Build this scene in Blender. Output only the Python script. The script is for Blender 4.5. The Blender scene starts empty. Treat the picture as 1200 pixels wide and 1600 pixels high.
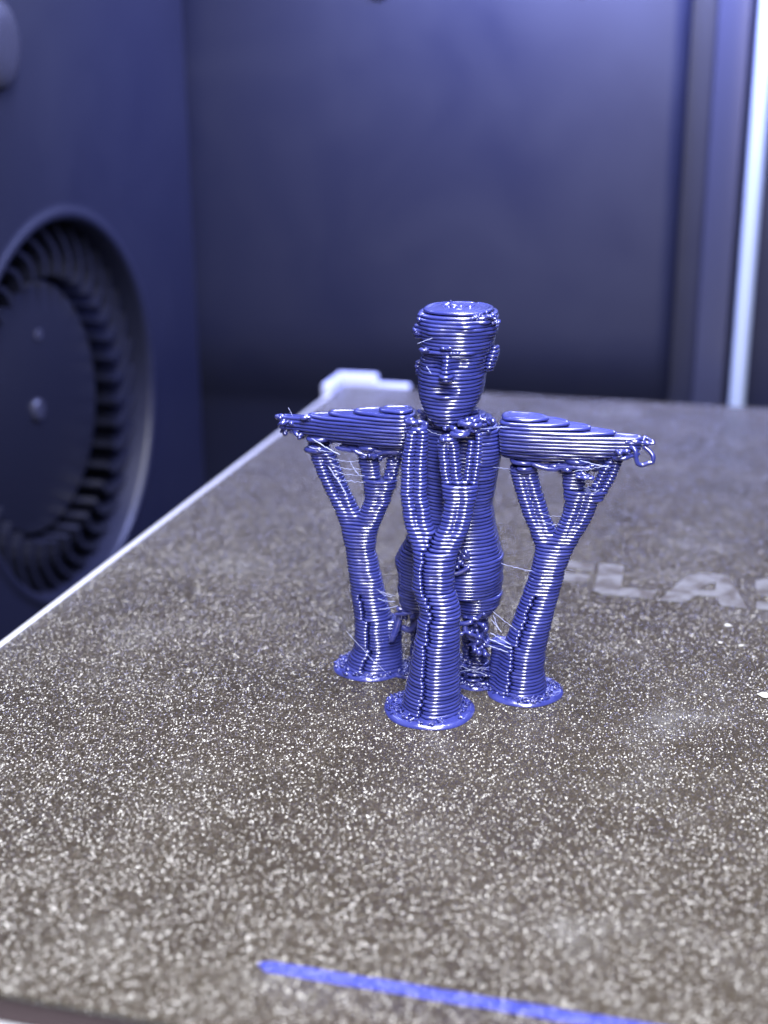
import bpy, bmesh, math, random
import numpy as np
from mathutils import Vector, Matrix
from mathutils.geometry import tessellate_polygon

# ------------------------------------------------------------------ camera, light, exposure (1 unit = 1 cm)
SC = bpy.context.scene
SC.unit_settings.scale_length = 0.01
COL = SC.collection
R = math.radians
cd = bpy.data.cameras.new('camera'); cam = bpy.data.objects.new('camera', cd); COL.objects.link(cam)
SC.camera = cam
PITCH, YAW, ROLL = R(18.1), R(14.8), R(-0.25)
fw = Vector((-math.sin(YAW)*math.cos(PITCH), math.cos(YAW)*math.cos(PITCH), -math.sin(PITCH)))
rt = Vector((math.cos(YAW), math.sin(YAW), 0)); up = rt.cross(fw)
rt, up = rt*math.cos(ROLL)+up*math.sin(ROLL), up*math.cos(ROLL)-rt*math.sin(ROLL)
M4 = Matrix((rt, up, -fw)).transposed().to_4x4(); M4.translation = Vector((2.98, -14.75, 7.06))
cam.matrix_world = M4
cd.sensor_fit = 'VERTICAL'; cd.sensor_height = 32; cd.lens = 42
cd.clip_start = 0.1; cd.clip_end = 500
cd.dof.use_dof = True; cd.dof.focus_distance = 15.3; cd.dof.aperture_fstop = 0.19
cd.dof.aperture_blades = 0

W = bpy.data.worlds.new('World'); SC.world = W; W.use_nodes = True
bg = W.node_tree.nodes['Background']; bg.inputs[0].default_value = (0.62, 0.68, 1.0, 1); bg.inputs[1].default_value = 0.03

def area(name, loc, target, sx, sy, power, color, spread=180):
    l = bpy.data.lights.new(name, 'AREA'); l.shape = 'RECTANGLE'; l.size = sx; l.size_y = sy
    l.energy = power; l.color = color; l.spread = R(spread)
    o = bpy.data.objects.new(name, l); COL.objects.link(o); o.location = loc
    o.rotation_euler = (Vector(target)-Vector(loc)).to_track_quat('-Z', 'Y').to_euler()
    return o
# the chamber's LED bar high at the front, the lamp over the rear, and the room beyond the open door
area('chamber_led_bar', (3.2, -10.0, 20.0), (0, 0, 1.5), 5, 26, 19000, (0.95, 0.96, 1.0))
area('top_fill_light', (2.0, 2.5, 19.0), (1.0, -4, 0), 9, 4, 3800, (0.90, 0.90, 1.0))  # added overhead light, draws glints from the grains of the near sheet
area('front_fill_light', (0.5, -8.0, 11.0), (0.5, -7.4, 0), 12, 0.8, 520, (0.94, 0.91, 1.0))  # added unseen light just above the frame, brightens the front of the sheet
area('rear_chamber_lamp', (0.5, 14.6, 12.6), (-0.5, 18.6, 6), 13, 2, 9500, (0.40, 0.46, 1.0))
area('side_chamber_lamp', (-9.2, 9.0, 13.5), (-10.5, 11, 5.0), 1.5, 8, 900, (0.50, 0.56, 1.0))
area('room_light', (3.0, -34.0, 7.0), (0, 0, 1.0), 7, 7, 900, (1.0, 0.78, 0.64))

SC.view_settings.view_transform = 'Standard'; SC.view_settings.look = 'None'
SC.view_settings.gamma = 1; SC.view_settings.exposure = 0
SC.cycles.max_bounces = 4
SC.cycles.sample_clamp_indirect = 4

random.seed(4); RNG = np.random.default_rng(11)

# ------------------------------------------------------------------ materials
def mat(name, base, rough=0.5, metal=0.0, spec=0.5, coat=0.0):
    m = bpy.data.materials.new(name); m.use_nodes = True
    b = m.node_tree.nodes['Principled BSDF']
    b.inputs['Base Color'].default_value = (*base, 1); b.inputs['Roughness'].default_value = rough
    b.inputs['Metallic'].default_value = metal; b.inputs['Specular IOR Level'].default_value = spec
    b.inputs['Coat Weight'].default_value = coat
    return m, m.node_tree, b
def node(nt, t, **kw):
    n = nt.nodes.new(t)
    for k, v in kw.items():
        if k.startswith('i_'): n.inputs[k[2:].replace('_', ' ')].default_value = v
        else: setattr(n, k, v)
    return n
def noise_relief(nt, b, scale, strength, dist, detail=4):
    tc = node(nt, 'ShaderNodeTexCoord'); nz = node(nt, 'ShaderNodeTexNoise')
    nz.inputs['Scale'].default_value = scale; nz.inputs['Detail'].default_value = detail
    nt.links.new(tc.outputs['Object'], nz.inputs['Vector'])
    bp = node(nt, 'ShaderNodeBump'); bp.inputs['Strength'].default_value = strength; bp.inputs['Distance'].default_value = dist
    nt.links.new(nz.outputs['Fac'], bp.inputs['Height']); nt.links.new(bp.outputs['Normal'], b.inputs['Normal'])
    return tc, nz, bp
def ramp(nt, pts):
    r = node(nt, 'ShaderNodeValToRGB'); e = r.color_ramp.elements
    while len(e) > 1: e.remove(e[-1])
    e[0].position, e[0].color = pts[0][0], (*pts[0][1], 1)
    for p, c in pts[1:]:
        k = e.new(p); k.color = (*c, 1)
    return r
MT = {}
# blue filament
m, nt, b = mat('blue_filament', (0.055, 0.075, 0.42), 0.22, 0, 1.0, 0.7); MT['fil'] = m; b.inputs['Coat Roughness'].default_value = 0.2
tc, nz, bp = noise_relief(nt, b, 16, 0.08, 0.01, 2)
r = ramp(nt, [(0.3, (0.024, 0.031, 0.185)), (0.7, (0.038, 0.047, 0.25))]); nt.links.new(r.outputs['Color'], b.inputs['Base Color'])
mp = node(nt, 'ShaderNodeMapping'); mp.inputs['Scale'].default_value = (.5, .5, 5); nt.links.new(tc.outputs['Object'], mp.inputs['Vector'])
n2 = node(nt, 'ShaderNodeTexNoise'); n2.inputs['Scale'].default_value = 4; n2.inputs['Detail'].default_value = 3; nt.links.new(mp.outputs[0], n2.inputs['Vector']); nt.links.new(n2.outputs['Fac'], r.inputs['Fac'])
mr = node(nt, 'ShaderNodeMapRange'); mr.inputs['From Min'].default_value = .3; mr.inputs['From Max'].default_value = .7; mr.inputs['To Min'].default_value = 0.15; mr.inputs['To Max'].default_value = 0.28
nt.links.new(n2.outputs['Fac'], mr.inputs['Value']); nt.links.new(mr.outputs['Result'], b.inputs['Roughness'])
# thin drawn-out hairs of the same plastic
m, nt, b = mat('hair_filament', (0.45, 0.50, 0.85), 0.3, 0, 0.6); MT['hair'] = m
b.inputs['Transmission Weight'].default_value = 0.3
# thin squashed line of filament on the plate
m, nt, b = mat('line_filament', (0.045, 0.06, 0.40), 0.22, 0, 1.0); MT['line'] = m
tc, nz, bp = noise_relief(nt, b, 30, 1.0, 0.05, 3)
vf = node(nt, 'ShaderNodeTexVoronoi', voronoi_dimensions='2D'); vf.inputs['Scale'].default_value = 40; nt.links.new(tc.outputs['Object'], vf.inputs['Vector'])
sb = node(nt, 'ShaderNodeVectorMath', operation='SUBTRACT'); sb.inputs[1].default_value = (.5, .5, .5); nt.links.new(vf.outputs['Color'], sb.inputs[0])
sl = node(nt, 'ShaderNodeVectorMath', operation='MULTIPLY'); sl.inputs[1].default_value = (1.5, 1.5, 0.0); nt.links.new(sb.outputs[0], sl.inputs[0])
av = node(nt, 'ShaderNodeVectorMath', operation='ADD'); nt.links.new(bp.outputs['Normal'], av.inputs[0]); nt.links.new(sl.outputs[0], av.inputs[1])
nv = node(nt, 'ShaderNodeVectorMath', operation='NORMALIZE'); nt.links.new(av.outputs[0], nv.inputs[0]); nt.links.new(nv.outputs[0], b.inputs['Normal'])
# textured sheet
m, nt, b = mat('textured_sheet', (0.09, 0.075, 0.06), 0.3, 0.0, 1.0); MT['sheet'] = m
tc = node(nt, 'ShaderNodeTexCoord')
v1 = node(nt, 'ShaderNodeTexVoronoi'); v1.inputs['Scale'].default_value = 24; v1.inputs['Randomness'].default_value = 1
v1.voronoi_dimensions = '2D'
v2 = node(nt, 'ShaderNodeTexNoise'); v2.inputs['Scale'].default_value = 34; v2.noise_dimensions = '2D'; v2.inputs['Detail'].default_value = 1; v2.inputs['Roughness'].default_value = 0.6
for v in (v1, v2): nt.links.new(tc.outputs['Object'], v.inputs['Vector'])
ad = node(nt, 'ShaderNodeMath', operation='MULTIPLY_ADD'); ad.inputs[1].default_value = 0.9
nt.links.new(v2.outputs['Fac'], ad.inputs[0])
ng = node(nt, 'ShaderNodeMath', operation='MULTIPLY'); ng.inputs[1].default_value = -0.8; nt.links.new(v1.outputs['Distance'], ng.inputs[0])
nt.links.new(ng.outputs[0], ad.inputs[2])
bp = node(nt, 'ShaderNodeBump'); bp.inputs['Strength'].default_value = 0.3; bp.inputs['Distance'].default_value = 0.02
nt.links.new(ad.outputs[0], bp.inputs['Height'])
# every grain is a small facet tilted its own way
vf = node(nt, 'ShaderNodeTexVoronoi', voronoi_dimensions='2D'); vf.inputs['Scale'].default_value = 80; mp = node(nt, 'ShaderNodeMapping'); mp.inputs['Scale'].default_value = (1, .58, 1); nt.links.new(tc.outputs['Object'], mp.inputs['Vector']); nt.links.new(mp.outputs[0], vf.inputs['Vector'])
sb = node(nt, 'ShaderNodeVectorMath', operation='SUBTRACT'); sb.inputs[1].default_value = (.5, .5, .5); nt.links.new(vf.outputs['Color'], sb.inputs[0])
sl = node(nt, 'ShaderNodeVectorMath', operation='MULTIPLY'); sl.inputs[1].default_value = (1.8, 1.8, 0.0); nt.links.new(sb.outputs[0], sl.inputs[0])
av = node(nt, 'ShaderNodeVectorMath', operation='ADD'); nt.links.new(bp.outputs['Normal'], av.inputs[0]); nt.links.new(sl.outputs[0], av.inputs[1])
nv = node(nt, 'ShaderNodeVectorMath', operation='NORMALIZE'); nt.links.new(av.outputs[0], nv.inputs[0])
nt.links.new(nv.outputs[0], b.inputs['Normal'])
ns = node(nt, 'ShaderNodeTexNoise'); ns.inputs['Scale'].default_value = 0.55; ns.inputs['Detail'].default_value = 6; ns.inputs['Roughness'].default_value = 0.62
nt.links.new(tc.outputs['Object'], ns.inputs['Vector'])
r = ramp(nt, [(0.30, (0.040, 0.032, 0.023)), (0.54, (0.056, 0.046, 0.034)), (0.63, (0.075, 0.066, 0.055)), (0.74, (0.125, 0.118, 0.112))])
nt.links.new(ns.outputs['Fac'], r.inputs['Fac'])
# each grain of the coating has its own tone
v3 = node(nt, 'ShaderNodeTexVoronoi', voronoi_dimensions='2D'); v3.inputs['Scale'].default_value = 80; nt.links.new(mp.outputs[0], v3.inputs['Vector'])
bw = node(nt, 'ShaderNodeRGBToBW'); nt.links.new(v3.outputs['Color'], bw.inputs['Color'])
m3 = node(nt, 'ShaderNodeMapRange'); m3.inputs['To Min'].default_value = 0.68; m3.inputs['To Max'].default_value = 1.3; nt.links.new(bw.outputs['Val'], m3.inputs['Value'])
mx = node(nt, 'ShaderNodeMix', data_type='RGBA', blend_type='MULTIPLY'); mx.inputs['Factor'].default_value = 1
nt.links.new(r.outputs['Color'], mx.inputs['A']); nt.links.new(m3.outputs['Result'], mx.inputs['B'])
nt.links.new(mx.outputs['Result'], b.inputs['Base Color'])
mr = node(nt, 'ShaderNodeMapRange'); mr.inputs['To Min'].default_value = 0.15; mr.inputs['To Max'].default_value = 0.33
nt.links.new(ns.outputs['Fac'], mr.inputs['Value']); nt.links.new(mr.outputs['Result'], b.inputs['Roughness'])
# worn print on the sheet
m, nt, b = mat('pale_print', (0.30, 0.31, 0.34), 0.5, 0, 0.4); MT['print'] = m
tc, nz, bp = noise_relief(nt, b, 30, 0.6, 0.03, 3)
n2 = node(nt, 'ShaderNodeTexNoise'); n2.inputs['Scale'].default_value = 3.2; n2.inputs['Detail'].default_value = 6; nt.links.new(tc.outputs['Object'], n2.inputs['Vector'])
r = ramp(nt, [(0.40, (0.060, 0.051, 0.040)), (0.58, (0.130, 0.128, 0.132))]); nt.links.new(n2.outputs['Fac'], r.inputs['Fac']); nt.links.new(r.outputs['Color'], b.inputs['Base Color'])
MT['edge'] = mat('bright_metal_edge', (0.75, 0.76, 0.82), 0.4, 0.6)[0]
MT['magnet'] = mat('dark_magnet_layer', (0.045, 0.026, 0.03), 0.45)[0]
MT['lug'] = mat('pale_plastic_lug', (0.42, 0.45, 0.66), 0.4)[0]
MT['fleck'] = mat('white_flake', (0.42, 0.42, 0.40), 0.6)[0]
m, nt, b = mat('black_plastic', (0.0095, 0.011, 0.028), 0.42, 0, 0.4); MT['wall'] = m
tc, nz, bp = noise_relief(nt, b, 14, 0.12, 0.02, 5)
n2 = node(nt, 'ShaderNodeTexNoise'); n2.inputs['Scale'].default_value = 0.35; n2.inputs['Detail'].default_value = 4; n2.inputs['Distortion'].default_value = 0.6
nt.links.new(tc.outputs['Object'], n2.inputs['Vector'])
mr = node(nt, 'ShaderNodeMapRange'); mr.inputs['From Min'].default_value = .3; mr.inputs['From Max'].default_value = .7; mr.inputs['To Min'].default_value = 0.36; mr.inputs['To Max'].default_value = 0.50
nt.links.new(n2.outputs['Fac'], mr.inputs['Value']); nt.links.new(mr.outputs['Result'], b.inputs['Roughness'])
m, nt, b = mat('black_gloss_plastic', (0.03, 0.032, 0.058), 0.26, 0, 0.55); MT['gloss'] = m
noise_relief(nt, b, 10, 0.08, 0.02, 4)
m, nt, b = mat('fan_plastic', (0.0085, 0.0095, 0.021), 0.38, 0, 0.45); MT['fan'] = m
noise_relief(nt, b, 14, 0.1, 0.02, 4)
MT['steel'] = mat('ground_steel', (0.42, 0.49, 0.66), 0.4, 0.3)[0]

# ------------------------------------------------------------------ helpers
def link(name, me, m, parent=None, smooth=True):
    o = bpy.data.objects.new(name, me); COL.objects.link(o)
    if m is not None and not me.materials: me.materials.append(m)
    if smooth: me.polygons.foreach_set('use_smooth', np.ones(len(me.polygons), bool))
    if parent: o.parent = parent
    return o
def tag(o, label=None, cat=None, group=None, kind=None):
    for k, v in (('label', label), ('category', cat), ('group', group), ('kind', kind)):
        if v: o[k] = v
    return o
def empty(name, loc=(0, 0, 0)):
    o = bpy.data.objects.new(name, None); COL.objects.link(o); o.location = loc; o.empty_display_size = 0.3
    return o
def mesh(name, V, Fc):
    me = bpy.data.meshes.new(name); me.from_pydata([tuple(map(float, v)) for v in V], [], Fc); me.update(); return me
def box_mesh(name, x0, x1, y0, y1, z0, z1, bev=0.0, seg=3):
    bm = bmesh.new(); bmesh.ops.create_cube(bm, size=1)
    for v in bm.verts:
        v.co = Vector((x0+(v.co.x+.5)*(x1-x0), y0+(v.co.y+.5)*(y1-y0), z0+(v.co.z+.5)*(z1-z0)))
    if bev: bmesh.ops.bevel(bm, geom=bm.edges[:], offset=bev, segments=seg, profile=.5, affect='EDGES')
    me = bpy.data.meshes.new(name); bm.to_mesh(me); bm.free(); return me
class Buf:                                   # collects strips of filament into one mesh
    def __init__(s): s.V = []; s.F = []; s.n = 0
    def add(s, V, Fc):
        s.V.append(np.asarray(V, float)); s.F += [tuple(i+s.n for i in f) for f in Fc]; s.n += len(V)
    def mesh(s, name): return mesh(name, np.concatenate(s.V), s.F)
NS = 8
PH = np.linspace(0, 2*math.pi, NS, endpoint=False)
CPH, SPH = np.cos(PH), np.sin(PH)
def grid_faces(n, k, closed):
    Fc = []
    for i in range(n if closed else n-1):
        j = (i+1) % n
        for q in range(k):
            p = (q+1) % k
            Fc.append((i*k+q, j*k+q, j*k+p, i*k+p))
    return Fc
def bead(buf, P, z, a, b, closed=True, zoff=None, wid=None):
    """sweep an oval bead along a flat path P (n,2) at height z"""
    n = len(P)
    if closed: T = np.roll(P, -1, 0)-np.roll(P, 1, 0)
    else: T = np.gradient(P, axis=0)
    T /= np.maximum(np.linalg.norm(T, axis=1, keepdims=True), 1e-9)
    N = np.stack([T[:, 1], -T[:, 0]], 1)
    w = np.ones(n) if wid is None else wid
    zz = np.full(n, z) if zoff is None else z+zoff
    V = np.empty((n, NS, 3))
    V[:, :, :2] = P[:, None, :]+N[:, None, :]*(CPH[None, :, None]*a*w[:, None, None])
    V[:, :, 2] = zz[:, None]+SPH[None, :]*b*(0.35+0.65*w[:, None])
    Fc = grid_faces(n, NS, closed)
    if not closed:
        Fc.append(tuple(range(NS))); Fc.append(tuple((n-1)*NS+q for q in reversed(range(NS))))
    buf.add(V.reshape(-1, 3), Fc)
def tube(buf, P, r, k=6, taper=True):
    """round strand along a free 3D path"""
    P = np.asarray(P, float); n = len(P)
    T = np.gradient(P, axis=0); T /= np.maximum(np.linalg.norm(T, axis=1, keepdims=True), 1e-9)
    ref = np.array([0.13, 0.21, 0.97]); rr = np.full(n, r) if np.isscalar(r) else np.asarray(r, float).copy()
    if taper: rr[0] *= .35; rr[-1] *= .35
    U = np.cross(T, ref); U /= np.maximum(np.linalg.norm(U, axis=1, keepdims=True), 1e-6); Wv = np.cross(T, U)
    ph = np.linspace(0, 2*math.pi, k, endpoint=False)
    V = P[:, None]+(U[:, None]*np.cos(ph)[None, :, None]+Wv[:, None]*np.sin(ph)[None, :, None])*rr[:, None, None]
    Fc = grid_faces(n, k, False); Fc.append(tuple(range(k))); Fc.append(tuple((n-1)*k+q for q in reversed(range(k))))
    buf.add(V.reshape(-1, 3), [f if len(f) == 4 else f for f in Fc])
def spline(pts, m=8):
    """Catmull-Rom through control points"""
    p = np.asarray(pts, float); p = np.vstack([2*p[0]-p[1], p, 2*p[-1]-p[-2]]); out = []
    for i in range(1, len(p)-2):
        for t in np.linspace(0, 1, m, endpoint=False):
            a, b_, c, d = p[i-1], p[i], p[i+1], p[i+2]
            out.append(.5*((2*b_)+(c-a)*t+(2*a-5*b_+4*c-d)*t*t+(3*b_-a-3*c+d)*t**3))
    out.append(p[-2]); return np.array(out)

# ---- signed distance pieces, evaluated slice by slice
def ell2(X, Y, cx, cy, a, b):
    x, y = (X-cx), (Y-cy); k0 = np.sqrt((x/a)**2+(y/b)**2); k1 = np.sqrt((x/a**2)**2+(y/b**2)**2)+1e-9
    return k0*(k0-1)/k1
def sup2(X, Y, cx, cy, a, b, e=2.6):
    x, y = np.abs(X-cx)/a, np.abs(Y-cy)/b
    return ((x**e+y**e)**(1/e)-1)*min(a, b)
def ell3(X, Y, z, c, r):
    x, y, w = X-c[0], Y-c[1], z-c[2]
    k0 = np.sqrt((x/r[0])**2+(y/r[1])**2+(w/r[2])**2); k1 = np.sqrt((x/r[0]**2)**2+(y/r[1]**2)**2+(w/r[2]**2)**2)+1e-9
    return k0*(k0-1)/k1
def smin(a, b, k):
    h = np.clip(.5+.5*(b-a)/k, 0, 1); return b*(1-h)+a*h-k*h*(1-h)
def smax(a, b, k): return -smin(-a, -b, k)
def tab(z, T):
    T = np.asarray(T, float); return [np.interp(z, T[:, 0], T[:, i]) for i in range(1, T.shape[1])]

def contours(Fv, xs, ys):
    ins = Fv < 0; ny, nx = Fv.shape; pts = {}; adj = {}
    def pt(k):
        if k not in pts:
            t, j, i = k
            if t == 0: a, b_ = Fv[j, i], Fv[j, i+1]; s = a/(a-b_); pts[k] = (xs[i]+s*(xs[i+1]-xs[i]), ys[j])
            else: a, b_ = Fv[j, i], Fv[j+1, i]; s = a/(a-b_); pts[k] = (xs[i], ys[j]+s*(ys[j+1]-ys[j]))
        return k
    code = ins[:-1, :-1]*1+ins[:-1, 1:]*2+ins[1:, 1:]*4+ins[1:, :-1]*8
    for j, i in zip(*np.nonzero((code > 0) & (code < 15))):
        c = int(code[j, i]); e = {'b': (0, j, i), 't': (0, j+1, i), 'l': (1, j, i), 'r': (1, j, i+1)}
        segs = {1: ['lb'], 2: ['br'], 3: ['lr'], 4: ['rt'], 5: ['lt', 'br'], 6: ['bt'], 7: ['lt'], 8: ['lt'], 9: ['bt'], 10: ['lb', 'rt'], 11: ['rt'], 12: ['lr'], 13: ['br'], 14: ['lb']}[c]
        for s in segs:
            a, b_ = pt(e[s[0]]), pt(e[s[1]]); adj.setdefault(a, []).append(b_); adj.setdefault(b_, []).append(a)
    loops = []; seen = set()
    for s in list(adj):
        if s in seen: continue
        lp = [s]; seen.add(s); cur = s
        while True:
            nx_ = [q for q in adj[cur] if q not in seen]
            if not nx_: break
            cur = nx_[0]; seen.add(cur); lp.append(cur)
        if len(lp) > 3: loops.append(np.array([pts[k] for k in lp]))
    return loops
def resample(P, ds):
    Q = np.vstack([P, P[:1]]); L = np.r_[0, np.cumsum(np.linalg.norm(np.diff(Q, axis=0), axis=1))]
    n = max(8, int(round(L[-1]/ds))); t = np.linspace(0, L[-1], n, endpoint=False)
    out = np.stack([np.interp(t, L, Q[:, 0]), np.interp(t, L, Q[:, 1])], 1)
    ar = .5*np.sum(out[:, 0]*np.roll(out[:, 1], -1)-out[:, 1]*np.roll(out[:, 0], -1))
    if ar < 0: out = out[::-1]
    return out, L[-1], abs(ar)

LH = 0.0415                                  # layer height
BA = 0.034                                   # bead half width
def print_part(name, f, z0, z1, bb, parent, seam=(-.45, -.9), step=.03, ds=.045, inner=0, jit=.0018, wave=.0014, fill=True, seamgap=True, seam_off=None, holes=0.0):
    """slice the shape f(X,Y,z)<0 into layers and lay an oval bead along every outline"""
    xs = np.arange(bb[0]-.1, bb[1]+.1, step); ys = np.arange(bb[2]-.1, bb[3]+.1, step); X, Y = np.meshgrid(xs, ys)
    buf = Buf(); k0 = int(round(z0/LH)); k1 = int(round(z1/LH)); wander = 0.0
    for k in range(k0, k1):
        z = (k+.5)*LH; D = f(X, Y, z)
        off = RNG.normal(0, jit, 2); a = BA*(1+RNG.normal(0, .025)); b_ = LH*.5*(1.04+RNG.normal(0, .02))
        wander = .85*wander+RNG.normal(0, .10)
        ninn = inner(z) if callable(inner) else inner
        for lev in range(ninn+1):
            for lp in contours(D+a+lev*2*BA*.95, xs, ys):
                P, L, ar = resample(lp, ds if lev == 0 else ds*1.4)
                if L < .09: continue
                n = len(P); t = np.arange(n)/n*2*math.pi
                nz = sum(RNG.normal(0, 1)*np.sin(q*t+RNG.uniform(0, 6.3)) for q in (2, 3, 5, 8))*wave
                T = np.roll(P, -1, 0)-np.roll(P, 1, 0); T /= np.maximum(np.linalg.norm(T, axis=1, keepdims=True), 1e-9)
                N = np.stack([T[:, 1], -T[:, 0]], 1); P = P+N*nz[:, None]+off
                zo = sum(RNG.normal(0, 1)*np.sin(q*t+RNG.uniform(0, 6.3)) for q in (1, 2, 4))*.0012
                if lev == 0 and fill and n > 8:
                    tri = tessellate_polygon([[Vector((p[0], p[1], 0)) for p in P]])
                    buf.add(np.c_[P, np.full(n, z+LH*(.30 if ninn else .22))], [tuple(q) for q in tri])
                if seamgap and lev == 0:
                    c = P.mean(0); dv = P-c
                    if callable(seam):
                        ang = seam(z) if ar > .085 else R(95); df = np.angle(np.exp(1j*(np.arctan2(dv[:, 1], dv[:, 0])-ang))); i0 = int(np.argmin(np.abs(df)))
                    else:
                        ang = math.atan2(seam[1], seam[0])+wander*.3; i0 = int(np.argmax(dv[:, 0]*math.cos(ang)+dv[:, 1]*math.sin(ang)))
                    P = np.roll(P, -i0, 0); N = np.roll(N, -i0, 0); zo = np.roll(zo, -i0)
                    P = P.copy(); P[0] -= N[0]*.010; P[1] -= N[1]*.004; P[-1] += N[-1]*.004
                    tl = P[-1]-P[-2]; P = np.vstack([P, P[-1]+tl/np.linalg.norm(tl)*.016]); zo = np.r_[zo, zo[-1]]; n += 1
                    w = np.ones(n); w[0] = .5; w[1] = .9; w[-1] = .45; w[-2] = .95
                    if holes and RNG.random() < holes and n > 14:
                        m_ = RNG.integers(2, 5); P, zo, w = P[:-m_], zo[:-m_], w[:-m_].copy(); w[-1] = .5
                    bead(buf, P, z, a, b_, False, zo, w)
                else:
                    bead(buf, P, z-(.006 if lev else 0), a, b_, True, zo)
    return link(name, buf.mesh(name), MT['fil'], parent)

# ------------------------------------------------------------------ the setting: chamber walls
FY, FZ, FR, WX = 10.5, 0.25, 3.95, -10.5           # fan opening on the left panel
def left_panel():
    V, Fc = [], []; n = 96
    y0, y1, z0, z1 = -15.0, 17.35, -12.0, 24.0
    rings = []
    def ring(r=None, x=WX, rect=False):
        ids = []
        for i in range(n):
            t = 2*math.pi*i/n; c, s = math.cos(t), math.sin(t)
            if rect:
                k = min((y1-FY)/c if c > 1e-6 else ((y0-FY)/c if c < -1e-6 else 1e9), (z1-FZ)/s if s > 1e-6 else ((z0-FZ)/s if s < -1e-6 else 1e9))
                V.append((x, FY+c*k, FZ+s*k))
            else: V.append((x, FY+c*r, FZ+s*r))
            ids.append(len(V)-1)
        rings.append(ids)
    ring(rect=True); ring(FR+.4)
    for r, x in ((FR+.30, 0), (FR+.25, .03), (FR+.19, .05), (FR+.12, .05), (FR+.06, .02), (FR+.02, -.05), (FR, -.12), (FR-.02, -2.6)): ring(r, WX+x)
    for a, b_ in zip(rings, rings[1:]):
        for i in range(n): Fc.append((a[i], a[(i+1) % n], b_[(i+1) % n], b_[i]))
    Fc.append(tuple(rings[-1]))
    # rounded rear edge turning back into the corner
    prof = [(WX, y1)]+[(WX-.5+.5*math.cos(t), y1+.5*math.sin(t)) for t in np.linspace(0.2, math.pi/2, 7)]+[(WX-3, y1+.5)]
    k = len(V)
    for x, y in prof: V.append((x, y, z0)); V.append((x, y, z1))
    for i in range(len(prof)-1): Fc.append((k+2*i, k+2*i+2, k+2*i+3, k+2*i+1))
    o = link('wall_left', mesh('wall_left', V, Fc), MT['wall']); tag(o, kind='structure')
    md = o.modifiers.new('edge', 'EDGE_SPLIT'); md.split_angle = R(40)
left_panel()
def extrude_profile(name, prof, z0, z1, m, parent=None):
    V, Fc = [], []
    for x, y in prof: V.append((x, y, z0)); V.append((x, y, z1))
    for i in range(len(prof)-1): Fc.append((2*i, 2*i+2, 2*i+3, 2*i+1))
    o = link(name, mesh(name, V, Fc), m, parent)
    md = o.modifiers.new('edge', 'EDGE_SPLIT'); md.split_angle = R(35); return o
BY = 18.6
wb = extrude_profile('wall_back', [(-16, BY), (2.2, BY), (2.2, BY), (16, BY)], -12, 24, MT['wall']); tag(wb, kind='structure')
# the raised panel of the back wall: pillowed, with a rolled lower edge
def back_panel():
    xs = [-14.0, -12.0]+list(np.linspace(-11, 1.0, 18))+[1.25, 1.42, 1.5]
    zs = [-9.0, -1.4, -1.1, -.7, -.3, .1, .5, 1.0]+list(np.linspace(2, 22, 16))
    V, Fc = [], []
    for z in zs:
        for x in xs:
            dx = max(0, x-1.25)/.3; dz = max(0, 1.0-z)/2.4
            V.append((x, BY-.55+.5*min(1, dx)**2+.52*min(1, dz)**2+.02*math.sin(x*.9), z))
    n = len(xs)
    for j in range(len(zs)-1):
        for i in range(n-1): Fc.append((j*n+i, j*n+i+1, (j+1)*n+i+1, (j+1)*n+i))
    link('panel', mesh('panel', V, Fc), MT['wall'], wb)
back_panel()
pil = extrude_profile('corner_post', [(2.05, BY-.02), (2.05, BY-.6), (2.1, BY-.68), (2.2, BY-.72), (2.75, BY-.72), (2.82, BY-.66), (2.86, BY-.5), (2.86, BY-.02)], -12, 24, MT['gloss'], wb)
for sx in (-5.75, -.95):
    bm = bmesh.new(); bmesh.ops.create_cone(bm, cap_ends=True, segments=24, radius1=.3, radius2=.22, depth=.12, matrix=Matrix.Translation((sx, BY-.60, 8.98)) @ Matrix.Rotation(R(90), 4, 'X'))
    me = bpy.data.meshes.new('screw'); bm.to_mesh(me); bm.free(); link('screw', me, MT['fan'], wb, False)
fl = link('chamber_floor', mesh('chamber_floor', [(-16, -15, -12), (16, -15, -12), (16, 20, -12), (-16, 20, -12)], [(0, 1, 2, 3)]), MT['wall']); tag(fl, kind='structure')

# steel rod behind the plate
V, Fc = [], []; n = 32
for z in (-12, 24):
    for i in range(n): V.append((.19*math.cos(2*math.pi*i/n), .19*math.sin(2*math.pi*i/n), z))
Fc = [(i, (i+1) % n, n+(i+1) % n, n+i) for i in range(n)]+[tuple(range(n)), tuple(range(n, 2*n))]
rod = link('guide_rod', mesh('guide_rod', V, Fc), MT['steel']); rod.location = (3.14, 17.3, 0)
md = rod.modifiers.new('edge', 'EDGE_SPLIT'); md.split_angle = R(50)
tag(rod, 'bright polished steel guide rod standing upright behind the right of the plate', 'rod')

# ------------------------------------------------------------------ blower fan in the left panel
fan = empty('blower_fan', (WX-.94, FY, FZ)); tag(fan, 'round dark blower fan with many blades set in the left panel', 'fan')
def lathe_x(name, prof, m, parent, n=72, loc=(0, 0, 0)):
    V, Fc = [], []
    for r, x in prof:
        for i in range(n): V.append((x+loc[0], r*math.cos(2*math.pi*i/n)+loc[1], r*math.sin(2*math.pi*i/n)+loc[2]))
    for j in range(len(prof)-1):
        for i in range(n): Fc.append((j*n+i, j*n+(i+1) % n, (j+1)*n+(i+1) % n, (j+1)*n+i))
    Fc.append(tuple((len(prof)-1)*n+i for i in range(n)))
    o = link(name, mesh(name, V, Fc), m, parent); md = o.modifiers.new('edge', 'EDGE_SPLIT'); md.split_angle = R(35); return o
hub = lathe_x('hub', [(2.76, -1.3), (2.76, -.04), (2.74, .04), (2.68, .10), (2.60, .12)], MT['fan'], fan)
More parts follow.
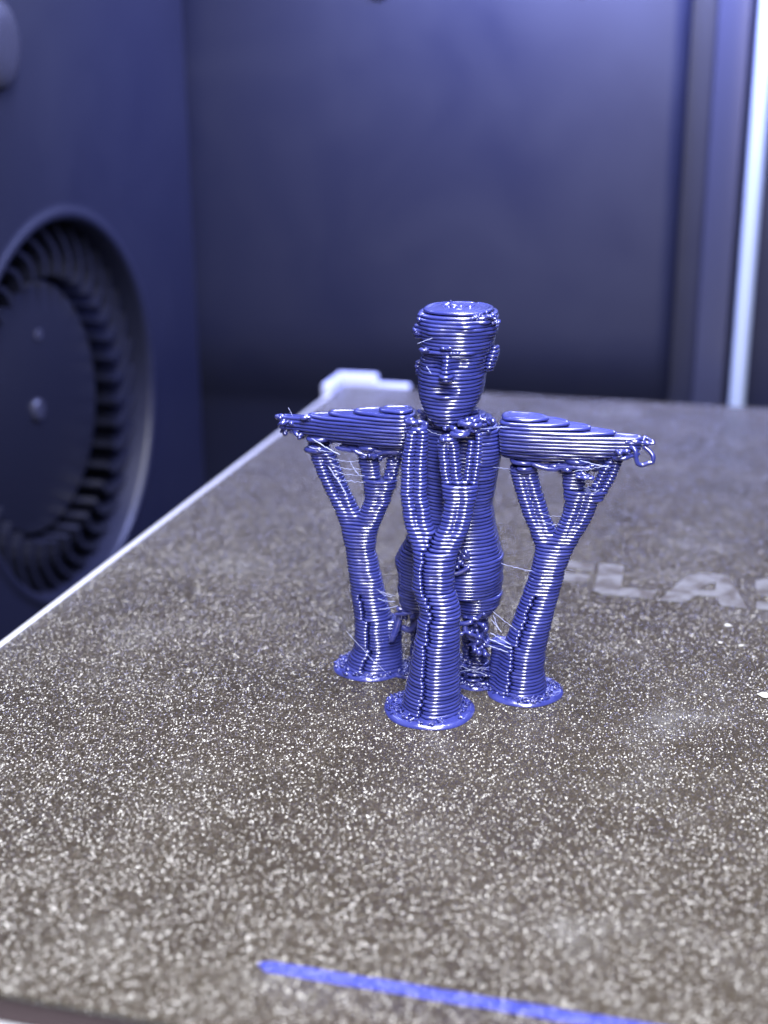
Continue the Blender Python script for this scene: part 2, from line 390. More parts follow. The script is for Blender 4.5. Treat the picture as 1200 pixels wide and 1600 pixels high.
lathe_x('hub_boss', [(.24, -.02), (.24, .05), (.2, .09), (.12, .1)], MT['gloss'], hub, 28, (.12, -.10, 0))
lathe_x('hub_dimple', [(.13, -.02), (.13, .03), (.08, .05)], MT['gloss'], hub, 20, (.12, .22, 1.55))
lathe_x('back_ring', [(3.9, -1.45), (3.9, -1.38), (2.5, -1.38)], MT['fan'], fan)
bm_v, bm_f = [], []
for j, (r, a) in enumerate(((2.85, 0.0), (3.15, .004), (3.34, .03), (3.60, .11), (3.88, .21))):
    for x in (-1.30, .55):
        for s in (-1, 1): bm_v.append((x, r*math.cos(a)-s*.06*math.sin(a+.4), r*math.sin(a)+s*.06*math.cos(a+.4)))
for j in range(4):
    p = j*4; q = p+4   # order: back-,back+,front-,front+
    bm_f += [(p, q, q+2, p+2), (p+1, p+3, q+3, q+1), (p+2, q+2, q+3, p+3), (p, p+1, q+1, q)]
bm_f += [(0, 2, 3, 1), (16, 17, 19, 18)]
blade_me = mesh('fan_blade', bm_v, bm_f)
for i in range(36):
    o = link('fan_blade', blade_me, MT['fan'], fan, False); o.rotation_euler = (2*math.pi*i/36, 0, 0)

# rounded glossy knob above the fan
kn = lathe_x('panel_knob', [(.72, -.02), (.74, .05), (.72, .14), (.66, .22), (.55, .28), (.38, .31), (.2, .32)], MT['gloss'], None, 48)
kn.location = (WX, 8.5, 7.6); kn.scale = (1, .95, 1.15)
tag(kn, 'rounded glossy dark knob on the left panel above the fan', 'knob')

# ------------------------------------------------------------------ the print bed
bed = empty('print_bed', (0, 0, 0)); tag(bed, 'flat print bed with brown grainy textured sheet and bright metal edge', 'print bed')
PX0, PX1, PY0, PY1 = -5.93, 17.0, -6.72, 15.3
sheet = link('textured_sheet', box_mesh('textured_sheet', PX0, PX1, PY0, PY1, -.06, 0, .012, 2), MT['sheet'], bed, False)
link('magnet_layer', box_mesh('magnet_layer', PX0+.03, PX1-.03, PY0+.02, PY1-.02, -.30, -.062, .02, 2), MT['magnet'], bed, False)
link('heated_plate', box_mesh('heated_plate', PX0-.10, PX1, PY0-.30, PY1+.1, -.62, -.302, .05, 3), MT['edge'], bed)
link('edge_strip', box_mesh('edge_strip', PX0-.105, PX0-.004, PY0+.3, PY1-.9, -.30, .012, .03, 3), MT['edge'], bed)
# corner stop at the rear left: a tall rounded post with a low arm along the rear edge
bm = bmesh.new()
def add_box(bm, x0, x1, y0, y1, z0, z1):
    r_ = bmesh.ops.create_cube(bm, size=1)
    for v in r_['verts']: v.co = Vector((x0+(v.co.x+.5)*(x1-x0), y0+(v.co.y+.5)*(y1-y0), z0+(v.co.z+.5)*(z1-z0)))
add_box(bm, -6.16, -5.94, 14.2, 15.32, -.3, .26); add_box(bm, -6.16, -5.15, 15.31, 15.62, -.3, .27); add_box(bm, -5.2, -4.35, 15.33, 15.58, -.3, .075)
bmesh.ops.bevel(bm, geom=bm.edges[:], offset=.06, segments=3, profile=.5, affect='EDGES')
me = bpy.data.meshes.new('corner_stop'); bm.to_mesh(me); bm.free()
o = link('corner_stop', me, MT['lug'], bed); tag(o, 'pale raised corner stop at the rear left of the bed')

# worn pale lettering printed on the sheet
ZP = 0.004
def letter(polys, holes=()):
    bm = bmesh.new()
    me = bpy.data.meshes.new('letter')
    V, Fc = [], []
    for poly in polys:
        tri = tessellate_polygon([[Vector((x, y, 0)) for x, y in poly]]); k = len(V)
        V += [(x, y, ZP) for x, y in poly]; Fc += [tuple(i+k for i in t) for t in tri]
    bm.free(); me.from_pydata(V, [], Fc); me.update()
    o = link('letter', me, MT['print'], sheet, False); return o
letter([[(.30, 3.2), (.58, 3.2), (.58, 4.48), (.30, 4.48)], [(.583, 4.16), (1.19, 4.16), (1.19, 4.48), (.583, 4.48)], [(.583, 3.62), (1.14, 3.62), (1.18, 3.95), (.583, 3.95)]])
letter([[(1.30, 3.35), (1.42, 3.24), (1.62, 3.22), (1.66, 3.58), (1.62, 4.5), (1.26, 4.5)], [(1.624, 3.22), (2.14, 3.22), (2.16, 3.56), (1.664, 3.58)]])
letter([[(2.23, 3.2), (2.58, 3.2), (2.74, 3.52), (3.0, 3.52), (3.08, 3.2), (3.42, 3.2), (3.16, 4.4), (2.98, 4.46), (2.98, 3.80), (2.74, 3.74), (2.90, 4.06), (2.976, 4.1), (2.976, 4.46), (2.72, 4.46), (2.55, 4.3)]])
S = [(3.55, 3.2), (4.22, 3.2), (4.42, 3.34), (4.42, 3.86), (4.24, 3.98), (3.88, 3.98), (3.88, 4.16), (4.38, 4.16), (4.38, 4.46), (3.72, 4.46), (3.54, 4.32), (3.54, 3.84), (3.70, 3.70), (4.08, 3.70), (4.08, 3.50), (3.55, 3.50)]
letter([S])

# flakes of dust lying on the sheet
def flake(x, y, s, seed):
    rg = random.Random(seed); bm = bmesh.new(); bmesh.ops.create_icosphere(bm, subdivisions=1, radius=1)
    for v in bm.verts: v.co = Vector((v.co.x*s*rg.uniform(.6, 1.3), v.co.y*s*rg.uniform(.5, 1.1), abs(v.co.z)*s*.35*rg.uniform(.4, 1.2)))
    me = bpy.data.meshes.new('dust_flake'); bm.to_mesh(me); bm.free(); o = link('dust_flake', me, MT['fleck'], None, False); o.location = (x, y, .004); return o
for x, y, s, lb in ((3.64, .42, .085, 'large white flake on the sheet at the right edge, level with the feet'), (3.18, 2.5, .055, 'small white flake on the sheet in front of the worn letter A'), (3.36, 1.86, .045, 'tiny white flake on the sheet between the large flake and the letters'), (3.10, 1.9, .04, 'tiny white flake left of its near twin before the letters')):
    tag(flake(x, y, s, int(x*100)), lb, 'dust flake', 'dust flakes on the sheet')

# purge line across the front of the sheet
buf = Buf(); xs = np.linspace(-.47, 7.0, 220)
sm = lambda s: sum(math.sin(s*q+p)*w for q, p, w in ((2.1, 1, .5), (6.3, 2, .3), (17, 4, .2)))
V, Fc = [], []
for i, x in enumerate(xs):
    e = min(1, (i+.4)/3); w1 = (.068+.006*sm(x*3))*e; w2 = (.068+.006*sm(x*3+40))*e; h = .02+.005*sm(x*5+9)
    for yy, zz in ((-w1, .002), (-w1*.85, h*.8), (-w1*.3, h), (w2*.3, h), (w2*.85, h*.8), (w2, .002)): V.append((x, -5.87+yy, zz))
for i in range(len(xs)-1):
    for q in range(5): Fc.append((i*6+q, i*6+6+q, i*6+7+q, i*6+q+1))
pl = link('purge_line', mesh('purge_line', V, Fc), MT['line']); tag(pl, 'flat blue strip of filament laid across the front of the sheet', 'filament line')

# ------------------------------------------------------------------ the printed figurine with its supports
fig = empty('printed_figurine'); tag(fig, 'shiny blue layered plastic figurine with outstretched arms standing among tree-like supports', 'figurine')

HT = [(3.26, .10, .12, -.10, -.34), (3.33, .195, .21, -.10, -.27), (3.42, .28, .30, -.10, -.19), (3.52, .335, .38, -.10, -.12), (3.65, .375, .43, -.10, -.08), (3.80, .385, .455, -.09, -.06),
      (3.95, .385, .46, -.075, -.04), (4.08, .395, .47, -.055, -.03), (4.16, .415, .48, -.045, -.03), (4.28, .435, .50, -.04, -.02), (4.40, .455, .50, -.04, -.02), (4.46, .455, .49, -.04, -.01), (4.505, .44, .47, -.04, 0), (4.545, .39, .42, -.04, 0), (4.575, .27, .30, -.03, .02)]
def f_head(X, Y, z):
    a, b_, cx, cy = tab(z, HT)
    d = sup2(X, Y, cx, cy, a, b_, 2.35)
    d = smin(d, ell3(X, Y, z, (-.06, -.53, 3.865), (.09, .125, .07)), .045)          # nose
    d = smin(d, ell3(X, Y, z, (-.07, -.48, 3.98), (.055, .085, .16)), .05)            # bridge
    d = smin(d, ell3(X, Y, z, (-.07, -.42, 4.125), (.30, .095, .05)), .05)           # brow
    d = smax(d, -ell3(X, Y, z, (-.24, -.53, 4.00), (.115, .13, .07)), .03)          # eye sockets
    d = smax(d, -ell3(X, Y, z, (.10, -.53, 4.00), (.11, .11, .05)), .03)
    d = smax(d, -ell3(X, Y, z, (-.10, -.53, 3.70), (.13, .075, .030)), .02)         # mouth
    d = smin(d, ell3(X, Y, z, (-.10, -.46, 3.635), (.12, .075, .035)), .03)         # lower lip
    d = smin(d, ell3(X, Y, z, (-.10, -.42, 3.44), (.13, .10, .10)), .06)            # chin
    s = (z-3.88)/.3
    d = smin(d, ell3(X, Y, z, (.325+.07*s, -.02, 4.00), (.07, .15, .185)), .06)      # ears
    d = smin(d, ell3(X, Y, z, (-.475-.03*s, -.02, 3.84), (.055, .13, .15)), .04)
    d = smin(d, ell3(X, Y, z, (-.43, -.22, 4.32), (.09, .13, .12)), .03)            # tufts of hair
    d = smin(d, ell3(X, Y, z, (.30, -.30, 4.47), (.09, .10, .08)), .03)
    d = smin(d, ell3(X, Y, z, (.34, -.10, 4.36), (.09, .20, .14)), .03)
    d = smin(d, ell3(X, Y, z, (-.36, -.27, 4.44), (.08, .1, .09)), .03)
    d = smin(d, ell3(X, Y, z, (-.18, -.44, 4.36), (.12, .08, .10)), .04)
    d = smin(d, ell3(X, Y, z, (.12, -.45, 4.42), (.10, .07, .07)), .04)
    d = smin(d, ell3(X, Y, z, (-.44, .05, 4.40), (.07, .14, .08)), .03)
    return d
head = print_part('head', f_head, 3.28, 4.555, (-.62, .56, -.75, .6), fig, seam=(.2, 1), step=.022, ds=.038, inner=lambda z: 5 if z > 4.36 else 0, jit=.002)

TT = [(1.15, .645, .39, -.10), (1.30, .655, .41, -.10), (1.42, .655, .42, -.10), (1.64, .65, .42, -.095), (1.70, .615, .41, -.09), (1.85, .56, .38, -.07), (2.05, .49, .35, -.05), (2.28, .432, .33, -.03), (2.55, .455, .33, -.01), (2.80, .50, .33, -.005),
      (3.02, .53, .33, -.005), (3.18, .50, .31, -.02), (3.29, .44, .27, -.03), (3.36, .33, .22, -.05), (3.42, .20, .18, -.06)]
def f_torso(X, Y, z):
    a, b_, cx = tab(z, TT)
    d = sup2(X, Y, cx, 0.0, a, b_, 2.4)
    d = smin(d, ell3(X, Y, z, (.12, -.20, 1.42), (.36, .30, .42)), .08)             # seat and thigh bulge
    d = smin(d, ell3(X, Y, z, (-.55, .05, 1.48), (.24, .28, .22)), .03)             # pocket on the far hip
    return d
torso = print_part('torso', f_torso, 1.19, 3.42, (-.85, .7, -.6, .55), fig, seam=(0, 1), inner=lambda z: 3 if z > 3.15 else 0, jit=.0022)
neck = print_part('neck', lambda X, Y, z: ell2(X, Y, -.08, -.02, .2, .22), 3.28, 3.62, (-.4, .3, -.4, .4), head, seam=(0, 1), fill=False)

def thigh(cx, cy, zb, r, tilt):
    def f(X, Y, z):
        s = np.interp(z, [zb, zb+.12, 1.25], [.70, .90, 1.0]); return ell2(X, Y, cx+tilt*(1.2-z), cy, r*s, r*1.05*s)
    return f
legR = print_part('leg', thigh(.235, -.06, .93, .325, -.10), .93, 1.20, (-.2, .7, -.55, .5), fig, seam=(-.1, 1))
legL = print_part('leg', thigh(-.44, .02, .84, .32, .0), .84, 1.20, (-.9, .1, -.5, .55), fig, seam=(0, 1))
print_part('shin', lambda X, Y, z: ell2(X, Y, .215, .0, .16, .18), .26, 1.0, (-.1, .5, -.4, .4), legR, seam=(-.3, -1), jit=.008)
print_part('shin', lambda X, Y, z: ell2(X, Y, -.47, .12, .15, .17), .0, .9, (-.8, 0, -.2, .5), legL, seam=(-.3, -1), jit=.008)
print_part('foot', lambda X, Y, z: ell2(X, Y, .21+.03*math.sin(z*40), -.04, .22+.03*math.sin(z*31), .21), .0, .29, (-.2, .6, -.4, .4), legR, seam=(-.3, -1), jit=.016, wave=.012, inner=2)

# arms: x -> z bottom, z top, half depth
AL = [(-2.22, 3.05, 3.17, .07), (-2.12, 3.02, 3.20, .10), (-1.95, 2.99, 3.21, .10), (-1.80, 2.95, 3.225, .13), (-1.55, 2.91, 3.265, .18), (-1.2, 2.88, 3.31, .22), (-.9, 2.85, 3.35, .25), (-.66, 2.85, 3.37, .25), (-.54, 2.92, 3.32, .20)]
AR = [(.47, 2.95, 3.33, .18), (.54, 2.86, 3.375, .25), (.80, 2.83, 3.375, .26), (1.05, 2.83, 3.335, .25), (1.35, 2.86, 3.28, .22), (1.65, 2.91, 3.235, .18), (1.84, 2.96, 3.21, .14), (1.98, 3.01, 3.195, .12), (2.08, 3.05, 3.175, .08)]
def f_arm(T):
    T = np.array(T)
    def f(X, Y, z):
        zb, zt, h = [np.interp(X, T[:, 0], T[:, i]) for i in (1, 2, 3)]
        c, r_ = (zb+zt)/2, (zt-zb)/2
        u = np.abs(z-c)/r_; k = np.where(z < c, np.clip(1-u**1.7, -.5, 1), np.clip(1-u**6, -.5, 1))
        w = h*np.sign(k)*np.sqrt(np.abs(k))
        d = np.abs(Y)-w
        return np.maximum(d*.95, np.maximum(T[0, 0]-X, X-T[-1, 0]))
    return f
armL = print_part('arm', f_arm(AL), 2.84, 3.40, (-2.3, -.5, -.36, .36), fig, seam=(-1, .3), inner=4, jit=.003, wave=.0028, step=.026)
armR = print_part('arm', f_arm(AR), 2.82, 3.40, (.45, 2.15, -.38, .38), fig, seam=(1, .3), inner=4, jit=.003, wave=.0028, step=.026)

# ---- tree supports: branches are polylines of (z, x, y, r, lobe); lobe > 0 pinches the outline into two columns
def seam_ang(z): return R(-108)+R(7)*math.sin(2.3*z+.5)+R(4)*math.sin(6.1*z)
PERP = np.array([.98, .20])
def f_tree(branches, k=.075):
    Bs = [np.array(b_, float) for b_ in branches]
    def f(X, Y, z):
        d = np.full_like(X, 9.0)
        for B in Bs:
            if z < B[0, 0] or z > B[-1, 0]: continue
            x, y, r, lb = [np.interp(z, B[:, 0], B[:, i]) for i in (1, 2, 3, 4)]
            if lb > .01:
                o = PERP*r*.50*lb; q = r*(1-.34*lb)
                e = smin(np.hypot(X-x-o[0], Y-y-o[1])-q, np.hypot(X-x+o[0], Y-y+o[1])-q*.96, .025)
            else:
                e = np.hypot(X-x, Y-y)-r
            sa = seam_ang(z)+.10; e = smax(e, -(np.hypot(X-x-r*1.02*math.cos(sa), Y-y-r*1.02*math.sin(sa))-.028*(1-lb)), .02)            # crease where the strand closes
            d = smin(d, e, k)
        return d
    return f
def brim(parent, cx, cy, r, seed):
    rg = np.random.default_rng(seed); nr, nt_ = 15, 96; V, Fc = [], []
    ph = rg.uniform(0, 6.3, 6)
    for j in range(nr):
        s = j/(nr-1)
        for i in range(nt_):
            t = 2*math.pi*i/nt_
            rr = r*s*(1+.018*math.sin(2*t+ph[0])+.012*math.sin(5*t+ph[1]))
            h = .040+.010*math.sin(s*nr*math.pi*.8)+rg.normal(0, .005)+.012*math.sin(9*t+ph[2])*math.sin(5*s+ph[3])*s
            if j == nr-1: h = .003
            if j == nr-2: rr = r*.985*(1+.018*math.sin(2*t+ph[0])+.012*math.sin(5*t+ph[1])); h = .032
            V.append((cx+rr*math.cos(t), cy+rr*math.sin(t), h))
    for j in range(nr-1):
        for i in range(nt_): Fc.append((j*nt_+i, j*nt_+(i+1) % nt_, (j+1)*nt_+(i+1) % nt_, (j+1)*nt_+i))
    buf = Buf(); buf.add(V, Fc)
    for q in range(70):                                                            # loose curls and drips on the brim
        t = rg.uniform(0, 6.3); rr = r*rg.uniform(.66, .93); da = rg.uniform(.05, .35); rad = rg.uniform(.008, .017)
        tt = np.linspace(t, t+da, 7); rv = rr+rg.normal(0, .02, 7)
        P = np.stack([cx+rv*np.cos(tt), cy+rv*np.sin(tt), .048+np.abs(rg.normal(0, .012, 7))], 1); tube(buf, P, rad)
    return link('brim', buf.mesh('brim'), MT['fil'], parent)

FT = [[(0, -.11, -.90, .38, 0), (.12, -.11, -.90, .345, 0), (.5, -.09, -.88, .295, 0), (.85, -.065, -.86, .265, 0), (1.08, -.06, -.84, .245, .2), (1.20, -.045, -.82, .235, .3), (1.36, -.09, -.80, .235, .5), (1.48, -.14, -.78, .23, .6), (1.66, -.14, -.76, .225, .6), (1.80, -.13, -.73, .22, .5), (1.90, -.13, -.72, .19, .5)],
      [(1.66, -.15, -.75, .17, .4), (1.85, -.21, -.71, .17, .5), (2.03, -.28, -.66, .16, .7), (2.2, -.36, -.61, .15, .9), (2.5, -.42, -.56, .14, 1), (2.9, -.43, -.50, .135, 1), (3.18, -.40, -.48, .12, 1), (3.25, -.39, -.47, .10, .8)],
      [(1.66, -.12, -.75, .17, .4), (1.85, -.06, -.71, .17, .5), (2.03, .01, -.67, .17, .7), (2.2, .08, -.62, .16, .9), (2.5, .12, -.56, .165, .8), (2.64, .10, -.53, .17, .7)],
      [(2.5, .06, -.55, .12, .8), (2.75, .0, -.52, .115, 1), (3.0, -.03, -.51, .115, 1), (3.12, -.04, -.50, .125, .8), (3.18, -.04, -.50, .10, .6)],
      [(2.5, .18, -.54, .10, .8), (2.72, .23, -.50, .085, 1), (3.0, .25, -.47, .09, 1), (3.2, .26, -.44, .08, 1), (3.3, .25, -.42, .06, .5)]]
LT = [[(0, -1.10, .05, .36, 0), (.10, -1.08, .05, .325, 0), (.30, -1.05, .05, .27, 0), (.6, -1.06, .04, .25, 0), (.75, -1.08, .03, .235, .2), (1.0, -1.13, .02, .21, .4), (1.25, -1.16, .01, .195, .5), (1.6, -1.22, 0, .175, .6), (1.8, -1.23, 0, .165, .6), (1.9, -1.23, 0, .15, .5)],
      [(0, -.88, .05, .20, 0), (.4, -.87, .05, .16, 0), (.70, -.85, .05, .15, 0)],
      [(1.6, -1.24, 0, .14, .5), (1.85, -1.30, 0, .15, .5), (2.04, -1.36, 0, .15, .7), (2.3, -1.49, 0, .14, 1), (2.6, -1.62, 0, .145, 1), (2.75, -1.67, 0, .15, .7), (2.80, -1.68, 0, .15, .5)],
      [(1.6, -1.20, 0, .14, .5), (1.85, -1.14, 0, .15, .5), (2.04, -1.07, 0, .15, .6), (2.2, -1.00, 0, .15, .8), (2.42, -.96, 0, .165, .6), (2.48, -.95, 0, .17, .5)],
      [(2.3, -1.02, 0, .11, .6), (2.55, -1.08, 0, .115, .6), (2.72, -1.10, 0, .13, .4), (2.78, -1.10, 0, .13, .4)],
      [(2.35, -.89, 0, .09, .6), (2.55, -.83, 0, .085, .8), (2.7, -.80, .02, .09, .8), (2.78, -.79, .02, .09, .8)]]
RT = [[(0, .78, -.13, .36, 0), (.10, .79, -.13, .32, 0), (.3, .80, -.12, .285, 0), (.55, .83, -.10, .265, 0), (.85, .90, -.08, .235, .2), (1.1, .96, -.05, .215, .4), (1.4, 1.04, -.03, .20, .5), (1.7, 1.10, -.02, .18, .5), (1.85, 1.13, 0, .16, .5)],
      [(0, .55, -.10, .16, 0), (.5, .56, -.10, .13, 0), (.62, .54, -.10, .12, 0)],
      [(1.55, 1.07, 0, .15, .5), (1.80, 1.06, 0, .15, .5), (1.98, 1.00, 0, .15, .7), (2.2, .90, 0, .145, .9), (2.5, .80, 0, .145, .9), (2.66, .75, 0, .15, .8), (2.72, .74, 0, .15, .8)],
      [(1.55, 1.09, 0, .15, .5), (1.80, 1.20, 0, .155, .5), (1.98, 1.28, 0, .16, .7), (2.2, 1.38, 0, .165, .9), (2.45, 1.44, 0, .18, .8), (2.55, 1.46, 0, .19, .6)],
      [(2.4, 1.36, 0, .13, .6), (2.6, 1.32, 0, .125, .7), (2.74, 1.31, 0, .13, .4), (2.80, 1.31, 0, .13, .4)],
      [(2.4, 1.54, 0, .11, .6), (2.6, 1.64, 0, .105, 1), (2.78, 1.72, 0, .105, 1), (2.9, 1.76, 0, .10, .8), (2.99, 1.78, 0, .08, .5)]]
trees = []
for T, bb, br, sd, lb in ((FT, (-.75, .5, -1.35, -.2), (-.145, -.90, .535), 1, 'tree-like support in front of the figurine reaching up to its chin'),
                          (LT, (-1.95, -.55, -.4, .5), (-1.13, .06, .445), 2, 'forked tree-like support under the arm at the left of the picture'),
                          (RT, (.3, 1.95, -.55, .35), (.86, -.15, .45), 3, 'forked tree-like support under the arm at the right of the picture')):
    t = print_part('support_tree', f_tree(T), 0.02, 3.4, bb, fig, seam=seam_ang, step=.026, ds=.036, jit=.0018, wave=.0012)
    tag(t, lb); brim(t, *br, sd); trees.append(t)
brim(legL, -.62, .08, .25, 5); brim(legR, .23, -.03, .27, 6)

# ---- loose loops, knots and hairs
def squiggle(buf, c, s, n, r, seed, flat=.6):
    rg = np.random.default_rng(seed); p = [np.array(c, float)+rg.normal(0, 1, 3)*np.array(s)*np.array([1, 1, flat]) for _ in range(n)]
    P = spline(p, 9); L = np.r_[0, np.cumsum(np.linalg.norm(np.diff(P, axis=0), axis=1))]; tube(buf, P, r*(.82+.30*np.cos(L/(r*2.1)*3.14)), 7)
def knots_unused(name, parent, items, r=.034):
    buf = Buf()
    for i, (c, s, n) in enumerate(items): squiggle(buf, c, s, n, r*RNG.uniform(.8, 1.1), int(abs(c[0]*977+c[2]*131))+i)
    return link(name, buf.mesh(name), MT['fil'], parent)
def ringlet(buf, c, rx, ry, z, n, r, jit, rg):
    for k in range(n):
        t0 = rg.uniform(0, 6.3); t = np.linspace(t0, t0+rg.uniform(3.5, 5.9), 16)
        x, y = rg.normal(0, jit, 2)
        tube(buf, np.stack([c[0]+x+rx*np.cos(t), c[1]+y+ry*np.sin(t), z+k*LH+rg.normal(0, .006, 16).cumsum()*.6], 1), r*rg.uniform(.85, 1.1), 7)
rg = np.random.default_rng(8)
# messy tops of the branches
for t, tops in ((trees[1], [((-1.70, 0), .13, .11, 2.80, 4), ((-1.10, 0), .11, .10, 2.79, 3), ((-.79, 0), .08, .08, 2.79, 2), ((-1.9, 0), .07, .08, 2.93, 2)]),
                (trees[2], [((.73, 0), .13, .11, 2.72, 4), ((1.31, 0), .13, .11, 2.80, 3), ((1.05, -.02), .13, .08, 2.80, 2), ((1.80, 0), .09, .08, 2.95, 3), ((1.58, 0), .12, .06, 2.86, 1)]),
                (trees[0], [((-.39, -.46), .08, .07, 3.24, 3), ((-.04, -.49), .09, .08, 3.17, 2), ((.10, -.46), .09, .08, 3.22, 4), ((.25, -.40), .06, .06, 3.29, 3)])):
    for c, rx, ry, z, n in tops:
        buf = Buf(); ringlet(buf, c, rx, ry, z, n, .031, .025, rg)
        link('support_tip', buf.mesh('support_tip'), MT['fil'], t)['kind'] = 'stuff'
# sagging strands under both arms
for arm, x0, x1, z in ((armL, -1.50, -.62, 2.86), (armR, .62, 1.62, 2.84)):
    buf = Buf()
    for i in range(11):
        y = -.13+.36*i/10; a0 = x0+rg.uniform(-.02, .25); a1 = x1-rg.uniform(0, .12); drop = rg.uniform(.02, .10)
        s = np.linspace(0, 1, 18)
        tube(buf, np.stack([a0+(a1-a0)*s, y+rg.normal(0, .008, 18).cumsum()*.5, z-drop*np.sin(math.pi*s)*(.6+.4*np.sin(7*s+i))+rg.normal(0, .003, 18)], 1), .028, 6)
    for i in range(5): squiggle(buf, (x0+(x1-x0)*rg.uniform(.3, 1), rg.uniform(-.2, .15), z-.07), (.10, .07, .05), 6, .026, 40+i)
    link('sagging_strand', buf.mesh('sagging_strand'), MT['fil'], arm)['kind'] = 'stuff'
# hand tips: curled ends and the small open loop
buf = Buf()
tube(buf, spline([(1.93, -.08, 3.10), (2.0, -.13, 3.07), (2.02, -.14, 2.98), (2.04, -.14, 2.92), (2.09, -.13, 2.90), (2.15, -.12, 2.925), (2.20, -.11, 2.94), (2.20, -.10, 3.00), (2.16, -.08, 3.05), (2.08, -.05, 3.10)], 6), .027, 8)
for i, c in enumerate(((1.98, -.06, 3.13), (2.03, -.02, 3.15), (1.86, -.12, 3.06), (1.9, -.1, 2.98))): squiggle(buf, c, (.06, .05, .03), 6, .027, 60+i)
link('loose_loop', buf.mesh('loose_loop'), MT['fil'], armR)['kind'] = 'stuff'
buf = Buf()
for i, c in enumerate(((-2.16, -.04, 3.16), (-2.15, -.05, 3.08), (-2.05, -.08, 3.14), (-2.0, -.06, 3.02), (-1.93, -.06, 2.97), (-2.12, 0, 3.0), (-1.8, -.1, 3.19))): squiggle(buf, c, (.055, .045, .035), 6, .029, 70+i)
link('finger_curl', buf.mesh('finger_curl'), MT['fil'], armL)['kind'] = 'stuff'
# knots at the hips, thighs and knees
buf = Buf()
for i, c in enumerate(((.06, -.50, 1.70), (.12, -.49, 1.75), (.18, -.47, 1.80), (.03, -.52, 1.64))): squiggle(buf, c, (.06, .05, .05), 6, .031, 90+i)
tube(buf, spline([(-.05, -.56, 1.56), (.10, -.52, 1.58), (.24, -.48, 1.66)], 8), .03, 7)
link('hip_knot', buf.mesh('hip_knot'), MT['fil'], torso)['kind'] = 'stuff'
buf = Buf()
for i in range(15):
    s = i/14; squiggle(buf, (.20+.30*s*(1-.4*s)+rg.normal(0, .04), -.26+rg.normal(0, .07), .98-.46*s+rg.normal(0, .05)), (.065, .06, .05), 5, .030, 120+i)
tube(buf, spline([(.02, -.36, .92), (.12, -.40, .90), (.26, -.38, .93)], 8), .032, 7)
tube(buf, spline([(.16, -.38, .88), (.18, -.40, .80), (.24, -.38, .72), (.34, -.30, .66)], 8), .034, 7)
link('knee_knot', buf.mesh('knee_knot'), MT['fil'], legR)['kind'] = 'stuff'
buf = Buf()
tube(buf, spline([(-.68, -.10, .86), (-.70, -.16, .74), (-.74, -.20, .60), (-.78, -.20, .50)], 8), .045, 8)
tube(buf, spline([(-.66, -.16, .68), (-.56, -.18, .66), (-.48, -.18, .74), (-.46, -.16, .84)], 8), .038, 8)
for i, c in enumerate(((-.72, -.1, .84), (-.6, -.15, .88), (-.5, -.15, .86))): squiggle(buf, c, (.07, .05, .04), 6, .030, 150+i)
link('knee_knot', buf.mesh('knee_knot'), MT['fil'], legL)['kind'] = 'stuff'
# knobbly crown, hairline and collar
buf = Buf()
for i in range(16):
    squiggle(buf, (.30+rg.normal(0, .05), -.28+rg.normal(0, .05), 4.50+rg.normal(0, .03)), (.035, .03, .025), 5, .018, 200+i)
for i in range(4): squiggle(buf, (.0+rg.normal(0, .07), .02+rg.normal(0, .07), 4.55), (.05, .05, .006), 4, .026, 230+i)
for i in range(8): squiggle(buf, (-.40+rg.normal(0, .03), -.25+rg.normal(0, .04), 4.50-.04*i), (.03, .03, .02), 5, .022, 250+i)
for i in (0, 1, 3, 4): squiggle(buf, (-.36+.09*i, -.495+rg.normal(0, .01), 4.155+rg.normal(0, .012)), (.04, .015, .015), 5, .017, 270+i)
tube(buf, spline([(-.12, .0, 4.55), (-.14, -.02, 4.61), (-.12, -.03, 4.64)], 5), .008, 5)
link('hair_curl', buf.mesh('hair_curl'), MT['fil'], head)['kind'] = 'stuff'
buf = Buf()
for i in range(20): squiggle(buf, (-.40+.78*i/19, -.33+rg.normal(0, .05)+.25*abs(i/19-.5), 3.32+rg.normal(0, .045)), (.032, .035, .03), 5, .027, 300+i)
link('collar_curl', buf.mesh('collar_curl'), MT['fil'], torso)['kind'] = 'stuff'
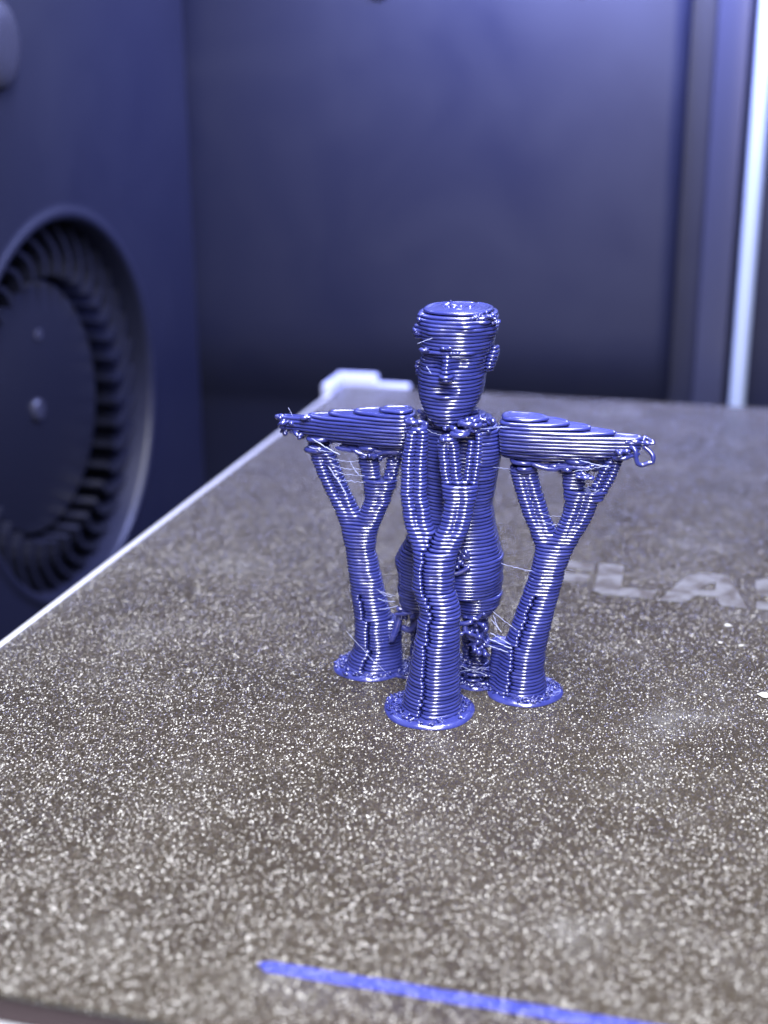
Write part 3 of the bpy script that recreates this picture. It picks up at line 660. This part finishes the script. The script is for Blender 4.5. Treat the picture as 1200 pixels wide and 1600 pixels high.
# hairs pulled between the parts
buf = Buf()
def hair(a, b_, sag=.03, r=.0042, w=.012):
    s = np.linspace(0, 1, 14)[:, None]; P = np.array(a)*(1-s)+np.array(b_)*s; P[:, 2] -= (np.sin(math.pi*s)*sag)[:, 0]
    P += rg.normal(0, w, P.shape)*np.sin(math.pi*s)*.35; tube(buf, P, np.full(14, r*.62)*rg.uniform(.7, 1.3, 14), 5)
for a, b_, sg, r_ in [((.56, -.3, 1.66), (.93, -.1, 1.52), .01, .006), ((-1.58, -.1, 2.74), (-1.2, -.1, 2.72), .03, .005), ((-1.55, -.1, 2.66), (-1.15, -.1, 2.62), .03, .006), ((-1.5, -.12, 2.58), (-1.12, -.1, 2.54), .02, .006),
                      ((-1.56, -.14, 2.64), (-1.32, -.16, 2.28), -.01, .011), ((-1.30, -.12, 2.72), (-1.18, -.12, 2.54), .02, .008), ((-1.46, -.1, 2.47), (-1.1, -.1, 2.46), .01, .006), ((-1.75, -.18, 2.98), (-1.40, -.18, 2.80), .01, .010), ((-1.78, -.2, 2.88), (-1.5, -.16, 2.82), .01, .007),
                      ((-.80, -.05, 1.02), (-.95, -.1, 1.08), .01, .007), ((-.76, -.1, .98), (-.98, -.1, 1.0), .02, .007), ((-.72, -.1, .93), (-.95, -.15, .88), .01, .006), ((-.76, -.1, 1.05), (-1.0, -.1, 1.12), .01, .004),
                      ((.45, -.2, 1.02), (.80, -.25, .80), .01, .006), ((.45, -.3, .78), (.74, -.28, .62), .0, .010), ((.44, -.3, .70), (.72, -.3, .60), .0, .011), ((.42, -.3, .62), (.68, -.3, .55), .0, .008), ((.46, -.3, .95), (.6, -.36, .82), .0, .006), ((.48, -.28, 1.0), (.56, -.34, .84), .0, .006),
                      ((.95, -.1, 2.16), (1.22, -.1, 2.12), .02, .004), ((.93, -.1, 2.24), (1.22, -.1, 2.22), .01, .003), ((1.42, -.12, 2.66), (1.62, -.12, 2.64), .0, .006), ((1.44, -.12, 2.60), (1.60, -.12, 2.56), .0, .005), ((1.5, -.12, 2.5), (1.64, -.12, 2.58), .0, .006),
                      ((.45, -.25, 3.27), (.62, -.28, 3.28), .0, .005), ((.15, -.35, 3.25), (.6, -.30, 3.30), .01, .004), ((.42, -.2, 2.78), (.62, -.1, 2.74), .0, .004), ((-.58, -.3, 3.28), (-.59, -.34, 3.10), .0, .006), ((-.35, -.45, 3.28), (-.05, -.5, 3.20), .03, .004), ((-.3, -.4, 3.36), (0, -.45, 3.30), .03, .004),
                      ((-1.32, -.3, .62), (-.80, -.38, .16), .02, .004), ((1.4, -.2, 2.93), (1.75, -.16, 2.86), .01, .008), ((1.35, -.2, 2.80), (1.72, -.16, 2.88), .01, .006), ((-2.02, -.05, 3.2), (-2.07, -.05, 3.30), .0, .005), ((-.40, -.5, 4.22), (-.22, -.54, 4.30), 0, .006), ((-.21, -.62, 3.92), (-.27, -.6, 4.0), 0, .006),
                      ((.03, -.25, .30), (.42, -.28, .22), .0, .007), ((.1, -.3, .24), (.4, -.25, .30), .0, .006)]:
    hair(a, b_, sg, r_)
h = link('stringing', buf.mesh('stringing'), MT['hair'], fig); h['kind'] = 'stuff'
buf = Buf()
for i in range(26):
    squiggle(buf, (.22+rg.normal(0, .09), -.16+rg.normal(0, .06), .24+rg.normal(0, .05)), (.06, .05, .04), 5, .013, 400+i)
link('foot_curl', buf.mesh('foot_curl'), MT['fil'], legR)['kind'] = 'stuff'
